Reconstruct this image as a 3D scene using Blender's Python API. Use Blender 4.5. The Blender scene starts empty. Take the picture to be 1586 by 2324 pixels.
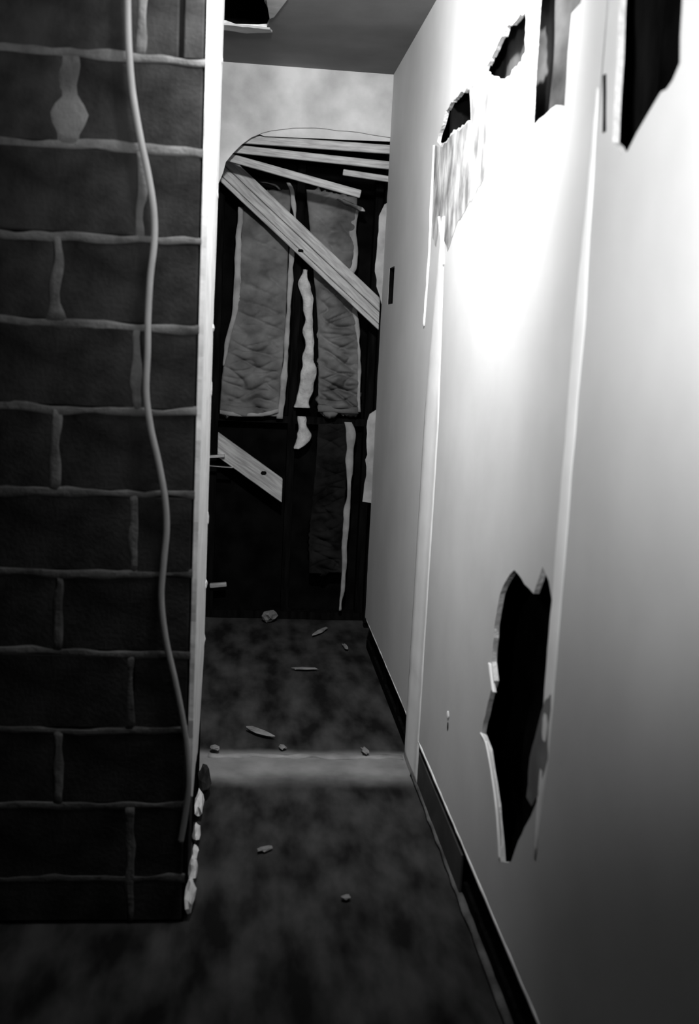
import bpy, bmesh, math, random
from mathutils import Vector, Matrix, noise
from mathutils.geometry import tessellate_polygon

# ------------------------------------------------------------------ camera, light, exposure
scene = bpy.context.scene
COL = scene.collection
F_PX, YAW, PITCH, ROLL, CAM_H = 2424.1, .1044, .1597, .0497, 1.5142     # solved from the photograph's vanishing points
FW = Vector((math.sin(YAW)*math.cos(PITCH), math.cos(YAW)*math.cos(PITCH), -math.sin(PITCH)))
R0 = Vector((math.cos(YAW), -math.sin(YAW), 0))
U0 = R0.cross(FW)
RT = R0*math.cos(ROLL) + U0*math.sin(ROLL)
UP = -R0*math.sin(ROLL) + U0*math.cos(ROLL)
EYE = Vector((0, 0, CAM_H))
cam_data = bpy.data.cameras.new('camera')
cam = bpy.data.objects.new('camera', cam_data)
COL.objects.link(cam)
cam.matrix_world = Matrix(((RT.x, UP.x, -FW.x, EYE.x), (RT.y, UP.y, -FW.y, EYE.y), (RT.z, UP.z, -FW.z, EYE.z), (0, 0, 0, 1)))
cam_data.sensor_fit = 'VERTICAL'
cam_data.sensor_height = 36
cam_data.lens = F_PX/2324*36
cam_data.clip_start = .02
cam_data.dof.use_dof = True
cam_data.dof.focus_distance = 4.7
cam_data.dof.aperture_fstop = 3.0
scene.camera = cam

world = bpy.data.worlds.new('world')
scene.world = world
world.use_nodes = True
world.node_tree.nodes['Background'].inputs[0].default_value = (.5, .5, .5, 1)
world.node_tree.nodes['Background'].inputs[1].default_value = .0

def spot(name, loc, az, el, size, blend, watts, radius):
    d = bpy.data.lights.new(name, 'SPOT')
    d.energy = watts; d.shadow_soft_size = radius; d.spot_size = size; d.spot_blend = blend
    o = bpy.data.objects.new(name, d); COL.objects.link(o); o.location = loc
    o.rotation_euler = Vector((math.sin(az)*math.cos(el), math.cos(az)*math.cos(el), math.sin(el))).to_track_quat('-Z', 'Y').to_euler()
    return o
spot('ceiling_lamp', (.09, 2.36, 2.56), .42, -.33, 2*1.444, 1.0, 255, .06)      # lamp up at the passage ceiling
spot('hand_lamp', (-.261, .677, 1.854), .80, .46, 2*1.27, 1.0, 180, .06)         # lamp carried beside the viewer, aimed up at the right wall

vs = scene.view_settings
vs.view_transform = 'Standard'
vs.look = 'None'
vs.gamma = 1
vs.use_curve_mapping = False
vs.exposure = 0.0

# ------------------------------------------------------------------ measured layout (metres)
W = .6415        # plane of the right wall
HC = 2.7271      # ceiling height
GAP = .1574      # bottom edge of the plasterboard
DB = 2.5933      # front of the block wall
XL = -.103       # right-hand end of the block wall
DH = 5.1338      # header / end of the right wall
DS = 5.65        # front of the stud wall at the end
XR = -1.75       # far left side of the room
YB = -1.2        # behind the camera

def at(px, py, ax, v):
    """where the sight line of a photo point meets the plane axis=v"""
    d = FW + RT*((px-793)/F_PX) - UP*((py-1162)/F_PX)
    t = (v-EYE[ax])/d[ax]
    return EYE + d*t
def onR(px, py, v=W): return at(px, py, 0, v)
def onL(px, py): return at(px, py, 0, XL)
def onB(px, py, v=DB): return at(px, py, 1, v)
def onE(px, py, v=DS): return at(px, py, 1, v)
def onF(px, py, v=0): return at(px, py, 2, v)

# ------------------------------------------------------------------ materials
def grey(v): return (v, v, v, 1)
def mat(name, lo, hi=None, scale=6.0, rough=.85, detail=6, bump=0.0, bscale=40, stretch=None, ramp=(.35, .65), spec=.25, metal=0, band=None):
    m = bpy.data.materials.new(name)
    m.use_nodes = True
    nt = m.node_tree; N = nt.nodes; L = nt.links
    b = N['Principled BSDF']
    b.inputs['Roughness'].default_value = rough
    b.inputs['Specular IOR Level'].default_value = spec
    b.inputs['Metallic'].default_value = metal
    if hi is None: hi = lo
    tc = N.new('ShaderNodeTexCoord'); mp = N.new('ShaderNodeMapping')
    L.new(tc.outputs['Object'], mp.inputs[0])
    if stretch: mp.inputs['Scale'].default_value = stretch
    nz = N.new('ShaderNodeTexNoise'); nz.inputs['Scale'].default_value = scale; nz.inputs['Detail'].default_value = detail
    L.new(mp.outputs[0], nz.inputs['Vector'])
    rp = N.new('ShaderNodeValToRGB')
    rp.color_ramp.elements[0].position = ramp[0]; rp.color_ramp.elements[1].position = ramp[1]
    rp.color_ramp.elements[0].color = grey(lo); rp.color_ramp.elements[1].color = grey(hi)
    L.new(nz.outputs['Fac'], rp.inputs[0]); L.new(rp.outputs[0], b.inputs['Base Color'])
    if band:   # a strip of residue along Y: start, full, full, end, its two greys and the waver of its edges
        y0, y1, y2, y3, g0, g1, wav = band
        sx = N.new('ShaderNodeSeparateXYZ'); L.new(tc.outputs['Object'], sx.inputs[0])
        nw = N.new('ShaderNodeTexNoise'); nw.inputs['Scale'].default_value = 7; nw.inputs['Detail'].default_value = 6
        L.new(tc.outputs['Object'], nw.inputs['Vector'])
        ma = N.new('ShaderNodeMath'); ma.operation = 'MULTIPLY_ADD'; ma.inputs[1].default_value = wav; L.new(nw.outputs['Fac'], ma.inputs[0]); L.new(sx.outputs['Y'], ma.inputs[2])
        up = N.new('ShaderNodeMapRange'); up.interpolation_type = 'SMOOTHSTEP'
        up.inputs['From Min'].default_value = y0+wav/2; up.inputs['From Max'].default_value = y1+wav/2; L.new(ma.outputs[0], up.inputs['Value'])
        dn = N.new('ShaderNodeMapRange'); dn.interpolation_type = 'SMOOTHSTEP'
        dn.inputs['From Min'].default_value = y3+wav/2; dn.inputs['From Max'].default_value = y2+wav/2; L.new(ma.outputs[0], dn.inputs['Value'])
        mu = N.new('ShaderNodeMath'); mu.operation = 'MULTIPLY'; L.new(up.outputs[0], mu.inputs[0]); L.new(dn.outputs[0], mu.inputs[1])
        r2 = N.new('ShaderNodeValToRGB'); r2.color_ramp.elements[0].color = grey(g0); r2.color_ramp.elements[1].color = grey(g1)
        r2.color_ramp.elements[0].position = .3; r2.color_ramp.elements[1].position = .7; L.new(nw.outputs['Fac'], r2.inputs[0])
        mx = N.new('ShaderNodeMix'); mx.data_type = 'RGBA'; L.new(mu.outputs[0], mx.inputs['Factor'])
        L.new(rp.outputs[0], mx.inputs['A']); L.new(r2.outputs[0], mx.inputs['B']); L.new(mx.outputs['Result'], b.inputs['Base Color'])
    if bump:
        n2 = N.new('ShaderNodeTexNoise'); n2.inputs['Scale'].default_value = bscale; n2.inputs['Detail'].default_value = 5
        L.new(mp.outputs[0], n2.inputs['Vector'])
        bp = N.new('ShaderNodeBump'); bp.inputs['Strength'].default_value = bump; bp.inputs['Distance'].default_value = .01
        L.new(n2.outputs['Fac'], bp.inputs['Height']); L.new(bp.outputs[0], b.inputs['Normal'])
    return m

M = dict(
    paint=mat('painted_plasterboard', .50, .56, 3.0, .7, bump=.05, bscale=60),
    compound=mat('joint_compound', .78, .86, 8, .8, bump=.08),
    gypsum=mat('torn_gypsum', .14, .5, 14, .95, bump=.5, bscale=30, stretch=(1, 1, .6)),
    core=mat('gypsum_core', .62, .78, 30, .95, bump=.5, bscale=80),
    header=mat('header_board', .34, .54, 5, .85, bump=.1),
    ceiling=mat('ceiling_board', .12, .19, 2.5, .8, bump=.05),
    concrete=mat('floor_concrete', .008, .052, 6, .95, spec=.05, detail=12, bump=.25, bscale=25, ramp=(.36, .7), stretch=(1.5, .55, 1), band=(3.42, 3.60, 3.72, 3.80, .14, .24, .07)),
    wallscar=mat('wall_scar', .50, .56, 3, .8, bump=.1, band=(3.45, 3.55, 3.65, 3.75, .76, .86, .02)),
    paper=mat('grey_paper', .12, .2, 12, .9),
    scar=mat('mortar_residue', .16, .28, 9, .95, bump=.4, bscale=35),
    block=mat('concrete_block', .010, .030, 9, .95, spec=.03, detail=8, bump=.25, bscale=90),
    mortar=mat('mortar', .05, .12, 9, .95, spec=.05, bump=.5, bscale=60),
    plaster=mat('plaster_coat', .48, .62, 12, .85, bump=.25, bscale=40),
    dark=mat('dark_sheathing', .002, .005, 8, .95, spec=0),  # near-black: the shade of the open cavities is put into this colour
    darkwood=mat('dark_timber', .002, .006, 10, .95, spec=.02, stretch=(4, 4, .5)),  # near-black timber: shade between and behind the studs put into its colour
    wood=mat('pale_timber', .24, .42, 16, .75, bump=.2, bscale=40, stretch=(.6, 6, 6)),
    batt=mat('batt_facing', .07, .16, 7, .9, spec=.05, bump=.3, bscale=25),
    battdark=mat('batt_facing_shaded', .003, .014, 9, .95, spec=.02, bump=.3, bscale=25),  # darker copy of the facing, shade of the lower bay put into its colour
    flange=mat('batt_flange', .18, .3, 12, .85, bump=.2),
    fluff=mat('glass_fibre', .3, .48, 18, 1, bump=.7, bscale=50),
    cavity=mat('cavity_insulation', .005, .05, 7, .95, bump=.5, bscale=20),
    cord=mat('cord_sheath', .2, .25, 10, .6),
    metal=mat('galvanised_strap', .75, .85, 20, .35, metal=1),
    baseb=mat('stained_baseboard', .03, .05, 10, .7),
    chip=mat('plaster_chip', .12, .22, 20, .95, bump=.3),
)

# ------------------------------------------------------------------ helpers
def link(name, me, m, parent=None):
    o = bpy.data.objects.new(name, me)
    COL.objects.link(o)
    if m is not None and not me.materials: me.materials.append(m)
    if parent is not None: o.parent = parent
    return o
def empty(name, loc=(0, 0, 0)):
    o = bpy.data.objects.new(name, None)
    COL.objects.link(o); o.location = loc
    return o
def tag(o, label, cat, group=None, kind=None):
    o['label'] = label; o['category'] = cat
    if group: o['group'] = group
    if kind: o['kind'] = kind
    return o
def structure(o, label, cat):
    o['kind'] = 'structure'; o['label'] = label; o['category'] = cat
    return o
def finish(bm, name, smooth=False):
    bmesh.ops.recalc_face_normals(bm, faces=bm.faces)
    me = bpy.data.meshes.new(name); bm.to_mesh(me); bm.free()
    if smooth:
        for p in me.polygons: p.use_smooth = True
    return me
def box_mesh(name, lo, hi, bevel=0, seg=1):
    bm = bmesh.new()
    bmesh.ops.create_cube(bm, size=1)
    lo, hi = Vector(lo), Vector(hi)
    for v in bm.verts:
        v.co = Vector([(lo[i]+hi[i])/2 + v.co[i]*(hi[i]-lo[i]) for i in range(3)])
    if bevel: bmesh.ops.bevel(bm, geom=bm.edges[:], offset=bevel, segments=seg, affect='EDGES')
    return finish(bm, name)
def box(name, lo, hi, m, parent=None, bevel=0):
    """box with its origin at its own centre"""
    lo, hi = Vector(lo), Vector(hi); c = (lo+hi)/2
    o = link(name, box_mesh(name, lo-c, hi-c, bevel), m, parent)
    o.location = c
    return o
def rough(poly, step, amp, seed=0, ax=None, closed=True):
    """subdivide a 3D outline and shake it so that it looks torn"""
    rnd = random.Random(seed); out = []
    n = len(poly)
    for i in range(n if closed else n-1):
        a, b = Vector(poly[i]), Vector(poly[(i+1) % n])
        k = max(1, int((b-a).length/step))
        for j in range(k):
            p = a.lerp(b, j/k)
            d = Vector([rnd.uniform(-amp, amp) for _ in range(3)])
            if j == 0: d *= .3
            if ax is not None: d[ax] = 0
            out.append(p+d)
    if not closed: out.append(Vector(poly[-1]))
    return out
def prism(name, outer, holes, ext, m, parent=None, edge_mat=None):
    """flat outline with holes, given a real thickness"""
    loops = [[Vector(p) for p in outer]] + [[Vector(p) for p in h] for h in holes]
    flat = [p for l in loops for p in l]
    tris = tessellate_polygon(loops)
    ext = Vector(ext)
    bm = bmesh.new()
    a = [bm.verts.new(p) for p in flat]; b = [bm.verts.new(p+ext) for p in flat]
    for t in tris:
        if len(set(t)) < 3: continue
        try:
            bm.faces.new([a[i] for i in t]); bm.faces.new([b[i] for i in reversed(t)])
        except ValueError: pass
    s = 0
    for l in loops:
        for i in range(len(l)):
            j = (i+1) % len(l)
            try:
                f = bm.faces.new([a[s+i], a[s+j], b[s+j], b[s+i]])
                if edge_mat: f.material_index = 1
            except ValueError: pass
        s += len(l)
    me = finish(bm, name)
    me.materials.append(m)
    if edge_mat: me.materials.append(edge_mat)
    return link(name, me, None, parent)
def catmull(pts, n=8):
    pts = [Vector(p) for p in pts]; out = []
    for i in range(len(pts)-1):
        p0, p1, p2, p3 = pts[max(i-1, 0)], pts[i], pts[i+1], pts[min(i+2, len(pts)-1)]
        for k in range(n):
            t = k/n
            out.append(.5*((2*p1)+(p2-p0)*t+(2*p0-5*p1+4*p2-p3)*t*t+(3*p1-p0-3*p2+p3)*t**3))
    out.append(pts[-1])
    return out
def tube_mesh(name, pts, radii, seg=10):
    bm = bmesh.new(); rings = []
    for i, p in enumerate(pts):
        d = (pts[min(i+1, len(pts)-1)]-pts[max(i-1, 0)]).normalized()
        u = d.cross(Vector((0, 1, 0)))
        if u.length < 1e-3: u = d.cross(Vector((1, 0, 0)))
        u.normalize(); v = d.cross(u)
        r = radii[i] if hasattr(radii, '__len__') else radii
        rings.append([bm.verts.new(p+(u*math.cos(a)+v*math.sin(a))*r) for a in [2*math.pi*k/seg for k in range(seg)]])
    for a, b in zip(rings, rings[1:]):
        for k in range(seg): bm.faces.new([a[k], a[(k+1) % seg], b[(k+1) % seg], b[k]])
    bm.faces.new(rings[0]); bm.faces.new(rings[-1])
    return finish(bm, name, True)
def ribbon(name, centre, half, across, out, proud, m, parent=None, wob=.004, seed=0, back=.004):
    """a proud, uneven joint of mortar along a centre line; half = half width or a list of them"""
    cs = [Vector(c) for c in centre]
    across, out = Vector(across), Vector(out)
    bm = bmesh.new(); rows = []
    for i, c in enumerate(cs):
        h = half[i] if hasattr(half, '__len__') else half
        n1 = noise.noise(c*14+Vector((seed*7.1, 0, 3)))*wob; n2 = noise.noise(c*17+Vector((0, seed*3.3, 9)))*wob
        pr = proud*(1+.5*noise.noise(c*22+Vector((1, 2, seed))))
        prof = [(-h+n1, -back), (-h*.8+n1, pr*.7), (-h*.2, pr), (h*.3, pr), (h*.8+n2, pr*.7), (h+n2, -back)]
        rows.append([bm.verts.new(c+across*s+out*d) for s, d in prof])
    for a, b in zip(rows, rows[1:]):
        for k in range(len(a)-1): bm.faces.new([a[k], a[k+1], b[k+1], b[k]])
        bm.faces.new([a[-1], a[0], b[0], b[-1]])
    bm.faces.new(rows[0]); bm.faces.new(rows[-1])
    return link(name, finish(bm, name, True), m, parent)
def line(a, b, step=.03):
    a, b = Vector(a), Vector(b); n = max(2, int((b-a).length/step))
    return [a.lerp(b, i/n) for i in range(n+1)]
def lump_mesh(name, size, seed, amp=.35):
    bm = bmesh.new()
    bmesh.ops.create_icosphere(bm, subdivisions=2, radius=.5)
    zmin = 0
    for v in bm.verts:
        k = 1+amp*noise.noise(v.co*3.1+Vector((seed*5.3, seed, 0)))+amp*.6*noise.noise(v.co*7+Vector((0, seed*2.7, 1)))
        v.co = Vector((v.co.x*size[0]*k, v.co.y*size[1]*k, v.co.z*size[2]*k))
    zmin = min(v.co.z for v in bm.verts)
    for v in bm.verts: v.co.z -= zmin
    return finish(bm, name)

# ------------------------------------------------------------------ floor and ceiling
def grid_slab(name, x0, x1, y0, y1, z, step, relief, m):
    nx, ny = int((x1-x0)/step), int((y1-y0)/step)
    bm = bmesh.new()
    vv = [[bm.verts.new((x0+(x1-x0)*i/nx, y0+(y1-y0)*j/ny, z)) for j in range(ny+1)] for i in range(nx+1)]
    for i in range(nx+1):
        for j in range(ny+1):
            c = vv[i][j].co; c.z += relief*(noise.noise(Vector((c.x*5, c.y*5, 1)))+.5*noise.noise(Vector((c.x*13, c.y*13, 4))))
    for i in range(nx):
        for j in range(ny): bm.faces.new([vv[i][j], vv[i+1][j], vv[i+1][j+1], vv[i][j+1]])
    me = finish(bm, name, True)
    return link(name, me, m)
floor = grid_slab('floor', XR-.2, 1.4, YB-.1, 6.0, -.003, .04, .002, M['concrete'])
structure(floor, 'mottled dark concrete floor of the narrow passage', 'floor')
# residue of a removed partition, across the floor
cen = line((XL+.02, 3.72, -.002), (W-.01, 3.715, -.002), .015)
ribbon('mortar_ridge', cen, [.018+.012*noise.noise(Vector((c.x*9, 0, 0))) for c in cen], (0, 1, 0), (0, 0, 1), .005, M['scar'], floor, .02, 3)

ceil_hole = [onF(x, y, HC) for x, y in [(470, 52), (512, 54), (535, 62), (560, 63), (605, 62), (612, 40), (604, 10), (600, -60), (470, -60)]]
ch = rough(ceil_hole, .03, .006, 4, 2)
ceiling = prism('ceiling', [(XR-.2, YB-.1, HC), (1.4, YB-.1, HC), (1.4, DH+.02, HC), (XR-.2, DH+.02, HC)], [ch], (0, 0, .013), M['ceiling'], None, M['core'])
structure(ceiling, 'dark grey ceiling board with a broken hole beside the block wall', 'ceiling')
box('ceiling_backing', (XR-.2, YB-.1, HC+.22), (1.4, 6.0, HC+.25), M['dark'], ceiling)
for i, y in enumerate((4.15, 4.75)):
    box('joist', (XR-.1, y, HC+.014), (1.35, y+.04, HC+.21), M['darkwood'], ceiling)
fl = [onF(x, y, HC) for x, y in [(505, 50), (612, 61), (618, 68), (560, 70), (505, 62)]]
prism('torn_edge', [p+Vector((0, 0, -.002)) for p in rough(fl, .02, .004, 8, 2)], [], (0, 0, -.008), M['header'], ceiling)
fl = [onF(x, y, HC) for x, y in [(604, -10), (612, 38), (622, 34), (655, -10)]]
prism('paper_flap', [p+Vector((0, 0, -.002)) for p in fl], [], (0, 0, -.006), M['header'], ceiling)

# ------------------------------------------------------------------ right wall: plasterboard sheets on studs
wall_r = empty('wall_right', (W, 2, 0))
structure(wall_r, 'white painted plasterboard wall with torn holes along the passage', 'wall')
def rp(pts, v=W): return [onR(x, y, v) for x, y in pts]
def par(o, root):
    o.parent = root; o.matrix_parent_inverse = root.matrix_world.inverted(); return o
bpy.context.view_layer.update()
WR_INV = Matrix.Translation((-W, -2, 0))
def pr(o):
    o.parent = wall_r; o.matrix_parent_inverse = WR_INV; return o
H1 = rough(rp([(1058, 198), (1057, 172), (1062, 152), (1066, 176), (1066, 193), (1068, 272), (1046, 288), (1026, 300), (1012, 322), (1000, 330), (992, 322), (1000, 292), (1012, 250), (1030, 226), (1056, 204)]), .02, .006, 1, 0)
H2 = rough(rp([(1194, 20), (1192, 118), (1178, 142), (1160, 170), (1141, 190), (1120, 174), (1097, 166), (1104, 146), (1116, 130), (1130, 96), (1152, 58)]), .015, .008, 2, 0)
H3 = rough(rp([(1219, -60), (1330, -60), (1318, 8), (1297, 30), (1289, 120), (1281, 246), (1272, 242), (1262, 240), (1236, 262), (1210, 285), (1200, 278), (1206, 150), (1213, 40)]), .04, .004, 3, 0)
H4 = rough(rp([(1408, -60), (1548, -60), (1542, 145), (1526, 182), (1512, 204), (1500, 208), (1480, 240), (1445, 300), (1424, 342), (1408, 351), (1400, 332), (1390, 322), (1396, 200), (1404, 20)]), .04, .004, 4, 0)
H5 = rough(rp([(1167, 1294), (1190, 1325), (1210, 1346), (1221, 1318), (1231, 1284), (1245, 1318), (1253, 1366), (1263, 1394), (1262, 1450), (1256, 1550), (1250, 1620), (1240, 1720), (1224, 1800), (1205, 1852), (1176, 1908), (1160, 1954), (1136, 1956), (1126, 1830), (1106, 1700), (1092, 1662), (1106, 1600), (1121, 1545), (1116, 1502), (1122, 1420), (1134, 1350), (1148, 1318)]), .03, .003, 5, 0)
hy0, hy1, hz0, hz1 = onR(893, 650).y, onR(882, 650).y, onR(886, 690).z, onR(886, 608).z
HB = [Vector((W, a, b)) for a, b in ((hy0, hz0), (hy1, hz0), (hy1, hz1), (hy0, hz1))]
SY = (2.03, 3.78)
YP_ = DS-.17
T = .0127
def sheet(y0, y1, holes, seed):
    out = [Vector((W, y0, GAP)), Vector((W, y1, GAP)), Vector((W, y1, HC)), Vector((W, y0, HC))]
    if y1 > 5:   # ragged end of the wall
        e = rough([(W, y1, GAP), (W, y1, HC)], .05, .008, 9, 0, False)
        out = [Vector((W, y0, GAP))] + e + [Vector((W, y0, HC))]
    return pr(prism('plasterboard_sheet', out, holes, (T, 0, 0), M['paint'], None, M['core']))
sheet(YB, SY[0]-.0001, [H4], 1)
sheet(SY[0]+.0001, DH, [H1, H2, H3, H5, HB], 2)
for y in (-.8, -.4, 0, .41, .81, 1.22, 1.62, 2.03, 3.25, 3.65, 4.06, 4.46, 4.87):
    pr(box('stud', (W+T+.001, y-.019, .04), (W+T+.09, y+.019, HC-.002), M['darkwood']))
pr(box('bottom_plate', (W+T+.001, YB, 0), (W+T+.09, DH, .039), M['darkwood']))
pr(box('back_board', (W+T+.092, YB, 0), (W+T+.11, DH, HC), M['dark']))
def cavity_fill(y0, y1, z0, z1):
    o = grid_wall('cavity_insulation', y0, y1, z0, z1)
    return pr(o)
def grid_wall(name, y0, y1, z0, z1):
    bm = bmesh.new(); n, k = 30, 30
    vv = [[bm.verts.new((W+T+.035-.008*noise.noise(Vector((y0+i*.1, j*.12, 3)))*2+.02*abs(math.sin(i*.4)), y0+(y1-y0)*i/n, z0+(z1-z0)*j/k)) for j in range(k+1)] for i in range(n+1)]
    for i in range(n):
        for j in range(k): bm.faces.new([vv[i][j], vv[i+1][j], vv[i+1][j+1], vv[i][j+1]])
    me = finish(bm, name, True)
    o = link(name, me, M['cavity'])
    s = o.modifiers.new('solid', 'SOLIDIFY'); s.thickness = .012; s.offset = 0
    return o
pr(box('end_stud', (W+T+.02, YP_-.03, .04), (W+T+.06, YP_+.03, HC-.002), M['darkwood']))
pr(box('slot_shade_plate', (W+.0005, hy1-.006, hz0-.002), (W+.08, hy1-.0005, hz1+.002), M['dark']))  # dark plate added over the far cut edge so the slot looks shaded
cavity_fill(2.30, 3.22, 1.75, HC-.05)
# filler bands and the scar of the removed partition
a, b = onR(1362, 250), onR(1243, 1715)
c = line((W, SY[0]+.012, .46), (W, SY[0]+.012, 2.0))
pr(ribbon('joint_filler', c, [(.034+.004*noise.noise(p*4))*min(1, .15+(p.z-.46)*4, .15+(2.0-p.z)*2) for p in c], (0, 1, 0), (-1, 0, 0), .003, M['compound'], None, .004, 5, .0005))
c = line((W, 3.60, .0), (W, 3.60, 1.93))
pr(ribbon('partition_scar', c, [.15*min(1, .2+(1.93-p.z)*1.2) for p in c], (0, 1, 0), (-1, 0, 0), .004, M['wallscar'], None, .004, 6, .001))
# torn facing paper below the upper holes
tp = rough(rp([(986, 332), (1000, 334), (1014, 324), (1028, 304), (1048, 292), (1070, 274), (1070, 196), (1096, 168), (1120, 178), (1140, 194), (1136, 260), (1118, 350), (1092, 420), (1060, 470), (1036, 510), (1016, 570), (1006, 540), (998, 492), (990, 560), (982, 540), (984, 430)]), .03, .006, 21, 0)
pr(prism('torn_paper', [p+Vector((-.0005, 0, 0)) for p in tp], [], (-.0006, 0, 0), M['gypsum']))
c = catmull(rp([(986, 330), (981, 440), (976, 560), (969, 660), (963, 740)]), 6)
pr(ribbon('paper_edge', c, .007, (0, 1, 0), (-1, 0, 0), .006, M['compound'], None, .002, 8, .0005))
c = catmull(rp([(998, 492), (1003, 540), (1008, 600)]), 6)
pr(ribbon('paper_edge', c, [.012-.008*i/12 for i in range(len(c))], (0, 1, 0), (-1, 0, 0), .008, M['compound'], None, .002, 9, .0005))
# dark strip laid on in place of the shaded slot beside the seam
c = rp([(1372, 170), (1372, 300)])
pr(ribbon('dark_slot_strip', line(c[0], c[1]), .009, (0, 1, 0), (-1, 0, 0), .002, M['darkwood'], None, .003, 4, .0005))
# paper flap hanging inside the lower hole
pf = rp([(1252, 1575), (1238, 1590), (1222, 1650), (1204, 1720), (1196, 1810), (1208, 1830), (1226, 1800), (1243, 1720)], W-.001)
pr(prism('paper_flap', rough(pf, .03, .004, 3, 0), [], (-.002, 0, 0), M['paper']))
# cut edge of the board along the lower hole
c = catmull(rp([(1092, 1664), (1106, 1700), (1126, 1830), (1134, 1950)]), 8)
pr(ribbon('cut_edge', c, .006, (0, 1, .2), (-1, 0, 0), .003, M['compound'], None, .002, 13, .004))
c = catmull(rp([(1113, 1505), (1117, 1540), (1122, 1570)]), 8)
pr(ribbon('cut_edge', c, .01, (0, 1, 0), (-1, 0, 0), .006, M['compound'], None, .004, 14, .004))
# nail heads
np_ = onR(1017, 1622)
pr(link('nail', lump_mesh('nail', (.006, .03, .022), 3, .2), M['compound'])).location = np_ - Vector((.001, 0, .011))
pr(link('nail_hole', lump_mesh('nail_hole', (.003, .02, .03), 5, .2), M['dark'])).location = np_ - Vector((0, .005, .05))
# skirting remnant in the gap, filler bead on the floor
pr(box('skirting_remnant', (W+.002, 2.72, .002), (W+.011, 3.52, GAP-.035), M['baseb'], None, .002))
c = line((W+.006, 1.2, 0), (W+.006, 3.55, 0), .05)
pr(ribbon('floor_bead', c, .012, (1, 0, 0), (0, 0, 1), .012, M['mortar'], None, .006, 16, .001))
c = line((W+.002, 1.2, GAP), (W+.002, 3.5, GAP), .05)
pr(ribbon('frayed_edge', c, .007, (0, 0, 1), (-1, 0, 0), .004, M['compound'], None, .004, 17, .001))
c = line((W+.002, 3.75, GAP), (W+.002, 5.1, GAP), .05)
pr(ribbon('frayed_edge', c, .006, (0, 0, 1), (-1, 0, 0), .003, M['compound'], None, .004, 18, .001))

# ------------------------------------------------------------------ left wall: concrete blocks
wall_l = empty('wall_left', (XL-.5, DB, 0))
structure(wall_l, 'dark concrete block wall with pale mortar joints and a plastered end', 'wall')
WL_INV = Matrix.Translation((-(XL-.5), -DB, 0))
def pl(o):
    o.parent = wall_l; o.matrix_parent_inverse = WL_INV; return o
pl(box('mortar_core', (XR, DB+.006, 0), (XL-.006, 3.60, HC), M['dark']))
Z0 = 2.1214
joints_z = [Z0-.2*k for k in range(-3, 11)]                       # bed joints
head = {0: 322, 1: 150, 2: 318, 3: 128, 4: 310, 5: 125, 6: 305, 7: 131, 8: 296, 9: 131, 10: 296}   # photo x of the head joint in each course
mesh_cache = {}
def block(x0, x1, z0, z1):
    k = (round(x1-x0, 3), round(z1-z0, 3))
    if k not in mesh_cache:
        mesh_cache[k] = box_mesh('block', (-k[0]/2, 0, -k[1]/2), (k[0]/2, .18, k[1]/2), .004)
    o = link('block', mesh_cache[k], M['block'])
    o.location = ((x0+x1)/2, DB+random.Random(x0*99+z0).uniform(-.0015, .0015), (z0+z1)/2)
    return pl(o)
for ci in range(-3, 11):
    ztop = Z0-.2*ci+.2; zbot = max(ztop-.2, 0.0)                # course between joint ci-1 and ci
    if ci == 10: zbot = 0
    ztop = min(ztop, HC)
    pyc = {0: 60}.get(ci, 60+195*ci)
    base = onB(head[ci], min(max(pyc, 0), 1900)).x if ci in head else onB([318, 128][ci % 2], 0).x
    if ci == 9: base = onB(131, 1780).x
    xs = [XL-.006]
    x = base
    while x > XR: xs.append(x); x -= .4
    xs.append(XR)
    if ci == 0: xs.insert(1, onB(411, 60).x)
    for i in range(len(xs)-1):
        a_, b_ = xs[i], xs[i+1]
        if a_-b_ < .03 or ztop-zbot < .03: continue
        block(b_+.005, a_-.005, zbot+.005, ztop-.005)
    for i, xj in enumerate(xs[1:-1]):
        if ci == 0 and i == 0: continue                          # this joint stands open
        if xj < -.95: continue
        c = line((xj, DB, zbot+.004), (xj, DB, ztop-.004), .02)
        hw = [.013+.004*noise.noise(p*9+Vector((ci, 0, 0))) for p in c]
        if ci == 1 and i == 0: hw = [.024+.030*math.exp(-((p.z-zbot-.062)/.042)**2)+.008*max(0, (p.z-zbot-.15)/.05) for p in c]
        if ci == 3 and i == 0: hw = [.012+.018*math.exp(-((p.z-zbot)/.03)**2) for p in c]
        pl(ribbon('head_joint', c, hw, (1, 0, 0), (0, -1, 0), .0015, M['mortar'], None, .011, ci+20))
for k, z in enumerate(joints_z[:-1] + [joints_z[-1]]):
    if z > HC-.02 or z < .02: continue
    c = line((XL-.005, DB, z), (-.98, DB, z), .02)
    sag = [.010*noise.noise(Vector((p.x*4, 0, z*9))) for p in c]
    c = [p+Vector((0, 0, s)) for p, s in zip(c, sag)]
    pl(ribbon('bed_joint', c, [.0105+.003*noise.noise(p*6+Vector((0, 0, k))) for p in c], (0, 0, 1), (0, -1, 0), .0015, M['mortar'], None, .009, k))
# plaster coat on the end of the wall
YE = 3.60
lo = [(2.60, 0.02), (2.72, .10), (2.80, .24), (2.95, .20), (3.05, .28), (3.2, .30), (3.32, .36)]
pe = [Vector((XL-.006, y, z)) for y, z in [(DB+.001, .35)] + [(2.7, .30), (2.85, .33), (3.0, .30), (3.15, .36), (3.22, .42)] + [(3.36, .5), (3.36, 1.6), (3.44, 1.75), (3.62, HC-.01), (DB+.001, HC-.01)]]
coat = rough(pe, .05, .003, 31, 0)
pl(prism('plaster_coat', coat, [], (.012, 0, 0), M['plaster']))
for i, z in enumerate(joints_z):
    if .4 < z < 2.6:
        if i in (3, 5, 8): continue
        o = link('mortar_lump', lump_mesh('mortar_lump', (.022, .10, .035+.03*(i % 2)), i), M['plaster'])
        o.location = (XL-.001, 3.33+.14*max(0, z-1.6), z-.01); pl(o)
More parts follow.
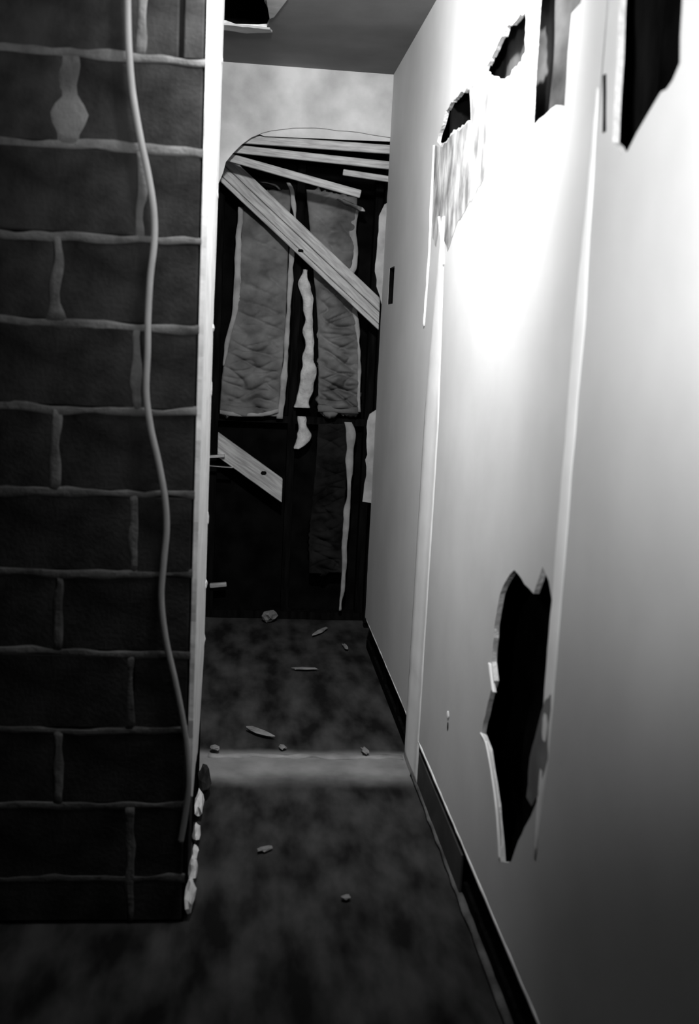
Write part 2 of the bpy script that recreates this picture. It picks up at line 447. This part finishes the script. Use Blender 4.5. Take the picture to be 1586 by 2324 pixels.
# lower courses of the wall end, bare
for i in range(3):
    for j, (y0, y1) in enumerate([(DB+.185, 2.98), (2.99, 3.38)]):
        if i == 0 and j == 1: continue                           # missing block
        o = link('block', box_mesh('block', (-.09, y0, .125-.12+.2*i if i else .005), (0, y1, .115+.2*i if i else .195), .004), M['block'])
        o.location = (XL-.004, 0, 0); pl(o)

# ------------------------------------------------------------------ header, end wall and outer shell
hd = [onE(x, y, DH) for x, y in [(486, 425), (497, 414), (506, 392), (512, 368), (528, 348), (548, 328), (570, 312), (596, 301), (640, 293), (690, 290), (740, 292), (790, 297), (840, 305), (889, 312)]]
top = [(hd[-1].x+.002, DH, HC), (XR+.8, DH, HC), (XR+.8, DH, hd[0].z)]
header = prism('wall_header', rough(hd, .04, .003, 6, 1, False) + [Vector(p) for p in top], [], (0, .014, 0), M['header'], None, M['core'])
structure(header, 'stained pale plasterboard panel with a torn arched lower edge above the opening', 'wall panel')
c = [onE(x, y, DH) for x, y in [(600, 304), (680, 306), (760, 309), (886, 316)]]
box('header_beam', (XR+.8, DH+.03, hd[7].z+.07), (W, DH+.07, HC), M['darkwood'], header)
lip = [onE(x, y, DH+.016) for x, y in [(575, 300), (690, 280), (800, 288), (905, 305), (905, 322), (800, 318), (690, 313), (600, 309)]]
prism('paper_lip', lip, [], (0, .004, 0), M['header'], header)

wall_e = empty('wall_end', (0, DS, 0))
structure(wall_e, 'dark stud wall with exposed insulation at the end of the passage', 'wall')
WE_INV = Matrix.Translation((0, -DS, 0))
def pe_(o):
    o.parent = wall_e; o.matrix_parent_inverse = WE_INV; return o
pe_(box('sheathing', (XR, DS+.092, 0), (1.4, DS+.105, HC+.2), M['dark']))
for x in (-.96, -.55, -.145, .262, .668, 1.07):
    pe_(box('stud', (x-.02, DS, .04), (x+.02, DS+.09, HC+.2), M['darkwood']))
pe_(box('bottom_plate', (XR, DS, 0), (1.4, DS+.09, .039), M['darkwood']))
zb = onE(600, 950).z
for x0, x1 in ((-.125, .242), (.282, .648)):
    pe_(box('blocking', (x0, DS, zb-.02), (x1, DS+.09, zb+.018), M['darkwood']))

s = box('wall_side', (XR-.03, YB, 0), (XR, 5.75, HC+.2), M['dark']); structure(s, 'dark side wall left of the block wall', 'wall')
s = box('wall_far_side', (1.38, DH+.2, 0), (1.4, 5.75, HC+.2), M['dark']); structure(s, 'dark side wall beyond the end of the passage', 'wall')
s = box('wall_rear', (XR, YB-.03, 0), (W+.1, YB, HC), M['dark']); structure(s, 'dark wall behind the viewer', 'wall')

# ------------------------------------------------------------------ things at the end wall
def batt(name, outline_l, outline_r, y, bulge, m, wr, seed, label, parts=True):
    """a paper-faced batt between two wavering edges, lists of photo points from top to bottom"""
    root = empty(name, (0, 0, 0))
    n, k = 44, 170
    L_ = catmull([onE(px, py, y) for px, py in outline_l], 12); R_ = catmull([onE(px, py, y) for px, py in outline_r], 12)
    def samp(P, t):
        f = t*(len(P)-1); i = min(int(f), len(P)-2); return P[i].lerp(P[i+1], f-i)
    bm = bmesh.new(); rows = []
    for j in range(k+1):
        t = j/k; a, b = samp(L_, t), samp(R_, t); row = []
        for i in range(n+1):
            s = i/n; p = a.lerp(b, s)
            pil = math.sin(math.pi*min(max(s, 0), 1))**.6
            q = Vector((p.x*4+seed, p.z*11+1.2*math.sin(p.x*9+seed), seed))
            w = noise.noise(q)*.5+noise.noise(q*2.3)*.4+noise.noise(Vector((p.x*11, p.z*15, seed)))*.3
            cr = (1-abs(noise.noise(Vector((p.x*4.5+seed*2, p.z*13+p.x*5, 5)))))**6
            cr2 = (1-abs(noise.noise(Vector((p.x*7+seed*3, p.z*21-p.x*6, 8)))))**7
            d = bulge*pil*(.75+.2*noise.noise(Vector((0, p.z*4, seed)))) + wr*pil*(w*.8-cr*.8-cr2*.5)*(.45+.75*t)
            row.append(bm.verts.new((p.x, y-d, p.z)))
        rows.append(row)
    for a, b in zip(rows, rows[1:]):
        for i in range(n): bm.faces.new([a[i], a[i+1], b[i+1], b[i]])
    me = finish(bm, 'facing', True)
    f = link('facing', me, m, root)
    md = f.modifiers.new('solid', 'SOLIDIFY'); md.thickness = .035; md.offset = -1 if me.polygons[0].normal.y < 0 else 1
    return root
YI = DS-.042
b1 = batt('insulation_batt', [(553, 445), (545, 560), (535, 700), (512, 800), (502, 870), (498, 942)], [(662, 430), (655, 560), (650, 700), (644, 800), (637, 880), (632, 945)], YI, .055, M['batt'], .032, 1.7, '')
tag(b1, 'wrinkled grey insulation batt left of the pale torn strip', 'insulation', 'insulation batts in the end wall')
b2 = batt('insulation_batt', [(694, 430), (706, 560), (718, 700), (722, 800), (722, 880), (722, 935)], [(812, 450), (806, 560), (800, 640), (812, 740), (816, 850), (814, 938)], YI, .06, M['batt'], .05, 6.1, '')
tag(b2, 'crumpled grey insulation batt right of the pale torn strip', 'insulation', 'insulation batts in the end wall')
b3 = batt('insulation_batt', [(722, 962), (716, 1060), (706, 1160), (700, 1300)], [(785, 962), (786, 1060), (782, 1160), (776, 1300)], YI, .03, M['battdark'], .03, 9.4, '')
tag(b3, 'insulation batt coloured dark for shade below the blocking of the end wall', 'insulation', 'insulation batts in the end wall')
def flange(root, pts, halves, seed, m='flange', wob=.008, proud=.008, y=YI-.004):
    c = catmull([onE(px, py, y) for px, py in pts], 7)
    hs = []
    for i in range(len(c)):
        f = i/(len(c)-1)*(len(halves)-1); k = min(int(f), len(halves)-2); hs.append(halves[k]*(1-(f-k))+halves[k+1]*(f-k))
    return ribbon('flange', c, hs, (1, 0, 0), (0, -1, 0), proud, M[m], root, wob, seed, .006)
flange(b1, [(546, 470), (540, 570), (538, 680), (530, 720), (515, 780), (508, 830)], [.012, .018, .018, .012, .014, .004], 1)
flange(b1, [(668, 500), (662, 580), (656, 680), (650, 780), (642, 880), (634, 950)], [.010, .012, .014, .014, .018, .016], 2)
flange(b1, [(499, 936), (540, 941), (590, 942), (632, 938)], [.002, .002, .002, .002], 3)
o = ribbon('hem', [onE(px, py, YI-.02) for px, py in [(499, 935), (520, 938), (545, 940), (570, 941), (595, 941), (615, 938), (632, 932)]], .013, (0, 0, 1), (0, -1, 0), .006, M['flange'], b1, .006, 4, .02)
flange(b2, [(812, 472), (800, 520), (806, 570), (798, 610), (790, 640), (802, 700), (812, 760), (815, 830), (814, 935)], [.010, .024, .018, .028, .012, .016, .010, .010, .012], 5)
flange(b2, [(655, 415), (664, 440), (668, 480), (672, 520)], [.010, .014, .010, .006], 6, y=YI-.03)
o = ribbon('hem', [onE(px, py, YI-.02) for px, py in [(722, 926), (750, 928), (780, 930), (812, 932)]], .02, (0, 0, 1), (0, -1, 0), .006, M['batt'], b2, .006, 7, .02)
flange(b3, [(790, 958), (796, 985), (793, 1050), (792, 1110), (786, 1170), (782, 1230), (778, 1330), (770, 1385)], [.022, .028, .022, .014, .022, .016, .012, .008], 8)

def pale_strip(name, pts, halves, seed, y, label, cat, m='fluff', proud=.02):
    c = catmull([onE(px, py, y) for px, py in pts], 10); hs = []
    for i in range(len(c)):
        f = i/(len(c)-1)*(len(halves)-1); k = min(int(f), len(halves)-2); hs.append(halves[k]*(1-(f-k))+halves[k+1]*(f-k))
    o = ribbon(name, c, hs, (1, 0, 0), (0, -1, 0), proud, M[m], None, .022, seed, .02)
    return tag(o, label, cat)
pale_strip('torn_insulation', [(693, 612), (694, 650), (698, 720), (702, 790), (702, 850), (692, 890), (682, 925)], [.022, .030, .028, .030, .042, .044, .050], 3, DS-.03, 'long pale torn strip of insulation hanging between the two grey batts', 'insulation')
pale_strip('insulation_tuft', [(684, 945), (686, 965), (690, 985), (688, 1000), (676, 1018)], [.016, .030, .044, .040, .014], 5, DS-.02, 'small pale insulation tuft just below the long torn strip', 'insulation')
pale_strip('insulation_tuft', [(600, 414), (622, 420), (634, 432)], [.02, .025, .012], 7, DS-.03, 'small pale insulation tuft above the diagonal plank', 'insulation')
pale_strip('insulation_tuft', [(770, 452), (790, 462), (812, 470), (822, 480)], [.016, .03, .028, .01], 9, DS-.14, 'pale insulation scrap at the top corner of the crumpled batt', 'insulation')

def plank(name, p0, p1, width, depth, m, label, cat, group=None, bevel=.003, cuts=None, parent=None, wide_axis=None):
    """a straight board from p0 to p1, its broad face turned to -Y unless told otherwise"""
    p0, p1 = Vector(p0), Vector(p1); d = (p1-p0); L = d.length; d.normalize()
    yv = Vector((0, 1, 0)) if wide_axis is None else Vector(wide_axis)
    zv = d.cross(yv).normalized()
    if zv.z < 0: zv = -zv
    yv = zv.cross(d).normalized()
    bm = bmesh.new(); bmesh.ops.create_cube(bm, size=1)
    for v in bm.verts:
        x = v.co.x*L
        if cuts: x += cuts[0 if v.co.x < 0 else 1]*v.co.z
        v.co = Vector((x, v.co.y*depth, v.co.z*width))
    bmesh.ops.bevel(bm, geom=bm.edges[:], offset=bevel, segments=1, affect='EDGES')
    me = finish(bm, name)
    o = link(name, me, M[m])
    o.matrix_world = Matrix(((d.x, yv.x, zv.x, 0), (d.y, yv.y, zv.y, 0), (d.z, yv.z, zv.z, 0), (0, 0, 0, 1)))
    o.location = (p0+p1)/2
    if parent: o.parent = parent
    if label: tag(o, label, cat, group)
    return o
# doubled diagonal brace: two boards nailed face to face
YP = YP_
br = empty('diagonal_brace', (0, 0, 0))
tag(br, 'long pale timber brace leaning diagonally across the insulation batts', 'plank')
A, B = onE(492, 366, YP), onE(880, 732, YP)
dv = (B-A).normalized(); nv = Vector((-dv.z, 0, dv.x))
if nv.z < 0: nv = -nv
plank('board', A+nv*.035, B+nv*.035, .052, .04, 'wood', None, None, parent=br)
plank('board', A+nv*(-.015)+Vector((0, .006, 0)), B+nv*(-.015)+Vector((0, .006, 0)), .044, .04, 'wood', None, None, parent=br)
plank('board', A+nv*(-.050)+Vector((0, .0, 0)), B+nv*(-.050)+Vector((0, .0, 0)), .022, .03, 'wood', None, None, parent=br)
# short mitred board below
YQ = DS-.06
A, B = onE(494, 1008, YQ), onE(640, 1113, YQ)
ang = math.atan2((B-A).z, (B-A).x)
sb = empty('mitred_board', (0, 0, 0))
tag(sb, 'short pale board with a sawn upright end in the dark lower bay', 'plank')
o = plank('board', A, B, .105, .035, 'wood', None, None, cuts=(math.tan(ang)*.105, math.tan(ang)*.105), parent=sb)
k_ = link('knot', lump_mesh('knot', (.03, .004, .022), 2, .3), M['darkwood'], sb); k_.location = onE(598, 1078, YQ-.018)
k_ = link('knot', lump_mesh('knot', (.03, .006, .014), 4, .3), M['darkwood'], br); k_.location = onE(682, 572, YP-.02)
# fallen ceiling battens
slats = [((545, 315), (888, 340), .040, DH+.05, 'uppermost pale batten under the torn header, nearly level'),
         ((515, 336), (884, 376), .036, DH+.09, 'second pale batten under the torn header, slightly sloping'),
         ((490, 349), (818, 441), .037, DH+.13, 'steepest pale fallen batten, ending above the crumpled batt'),
         ((778, 391), (890, 408), .028, DH+.16, 'short pale batten stub against the right wall')]
for i, (p, q, w, y, lab) in enumerate(slats):
    plank('ceiling_batten', onE(*p, y), onE(*q, y), w, .022, 'wood', lab, 'batten', 'fallen ceiling battens under the header')
# broken edge beyond the wall's end
o = prism('board_scrap', rough([onE(x, y, DH+.004) for x, y in [(892, 452), (872, 464), (860, 490), (857, 540), (851, 600), (854, 650), (866, 690), (884, 700)]], .03, .004, 41, 1), [], (0, .012, 0), M['flange'])
tag(o, 'pale torn board scrap at the end of the right wall, above the brace end', 'board scrap')
o = prism('board_scrap', rough([onE(x, y, DH+.004) for x, y in [(868, 925), (838, 940), (831, 1000), (831, 1060), (826, 1100), (823, 1138), (850, 1142), (862, 1060)]], .03, .006, 42, 1), [], (0, .012, 0), M['flange'])
tag(o, 'pale torn board scrap at the end of the right wall, below the brace end', 'board scrap')

# metal straps by the mitred board
st = empty('metal_strap', (0, 0, 0))
tag(st, 'bright bent metal strap sticking out beside the mitred board', 'strap')
plank('strap', onE(470, 1036, YQ-.033), onE(510, 1034, YQ-.033), .014, .03, 'metal', None, None, parent=st, bevel=.001)
plank('strap', onE(470, 1056, YQ-.033), onE(528, 1061, YQ-.033), .004, .03, 'metal', None, None, parent=st, bevel=.0005)
o = plank('timber_offcut', onE(476, 1329, DS-.0155), onE(514, 1326, DS-.0155), .022, .03, 'wood', 'small pale timber offcut low in the dark bay by the wall end', 'offcut')

# ------------------------------------------------------------------ cord on the block wall
YC = DB-.018
cp = [(289, -60), (290, 40), (293, 120), (301, 210), (318, 310), (337, 400), (349, 480), (350, 550), (341, 630), (336, 720), (335, 800), (332, 890), (342, 970), (360, 1050), (374, 1130), (378, 1200), (371, 1280), (366, 1360), (376, 1450), (397, 1545), (414, 1630), (424, 1700), (428, 1780), (420, 1850), (410, 1910)]
pts = catmull([onB(x, y, YC) for x, y in cp], 8)
o = link('electrical_cord', tube_mesh('electrical_cord', pts, .0078, 12), M['cord'])
tag(o, 'pale electrical cord hanging in a slack curve down the block wall', 'cord')

# ------------------------------------------------------------------ debris on the floor
deb = [('plaster_chip', 600, 1932, (.05, .022, .012), .6, 'pale plaster chip in the middle of the near floor'),
       ('plaster_chip', 728, 1436, (.03, .17, .014), -.5, 'long pale plaster sliver on the far floor near the end wall'),
       ('plaster_chip', 783, 1472, (.022, .10, .016), .1, 'pale plaster chip on the far floor near the right wall'),
       ('plaster_chip', 695, 1522, (.12, .03, .012), 0, 'thin flat plaster sliver lying crosswise on the far floor'),
       ('plaster_chip', 588, 1668, (.14, .03, .02), -.7, 'curved dim plaster piece just beyond the mortar band'),
       ('plaster_chip', 785, 2042, (.03, .02, .01), .4, 'tiny dim plaster chip on the near floor right of centre'),
       ('plaster_chip', 640, 1700, (.025, .04, .012), .2, 'small plaster crumb on the middle of the mortar band'),
       ('plaster_chip', 828, 1712, (.025, .06, .015), .2, 'small plaster crumb on the mortar band near the right wall'),
       ('plaster_chip', 488, 1706, (.03, .04, .015), .3, 'small plaster crumb at the left end of the mortar band'),
       ('plaster_chip', 610, 1382, (.10, .06, .06), .9, 'dim crumpled scrap at the foot of the end wall')]
for i, (n, px, py, sz, rz, lab) in enumerate(deb):
    o = link(n, lump_mesh(n, sz, i+2, .5), M['chip'])
    p = onF(px, py); o.location = (p.x, min(p.y, DS-.08), .003 if 3.5 > p.y or p.y > 3.78 else .008); o.rotation_euler.z = rz
    tag(o, lab, 'plaster chip', 'plaster chips on the floor')
o = link('dark_notch_lump', lump_mesh('dark_notch_lump', (.045, .16, .085), 21, .3), M['block'])  # dark lump added to blacken the notch at the foot of the wall end
o.location = (XL+.016, 3.40, 0)
tag(o, 'dark lump added as the black notch between the mortar lumps and the pale floor band', 'dark lump')
mm = [(461, 1845, (.03, .15, .06), 'farthest white mortar lump at the foot of the block wall end'),
      (455, 1905, (.026, .09, .04), 'second farthest white mortar lump at the foot of the block wall end'),
      (450, 1950, (.022, .07, .035), 'middle white mortar lump at the foot of the block wall end'),
      (448, 1995, (.026, .11, .05), 'second nearest white mortar lump at the foot of the block wall end'),
      (444, 2056, (.028, .16, .06), 'nearest white mortar lump at the front corner of the block wall end')]
for i, (px, py, sz, lab) in enumerate(mm):
    o = link('mortar_lump', lump_mesh('mortar_lump', sz, i+11, .45), M['plaster'])
    p = onF(px, py); o.location = (XL+.008, p.y, 0)
    tag(o, lab, 'mortar lump', 'mortar lumps at the foot of the block wall end')
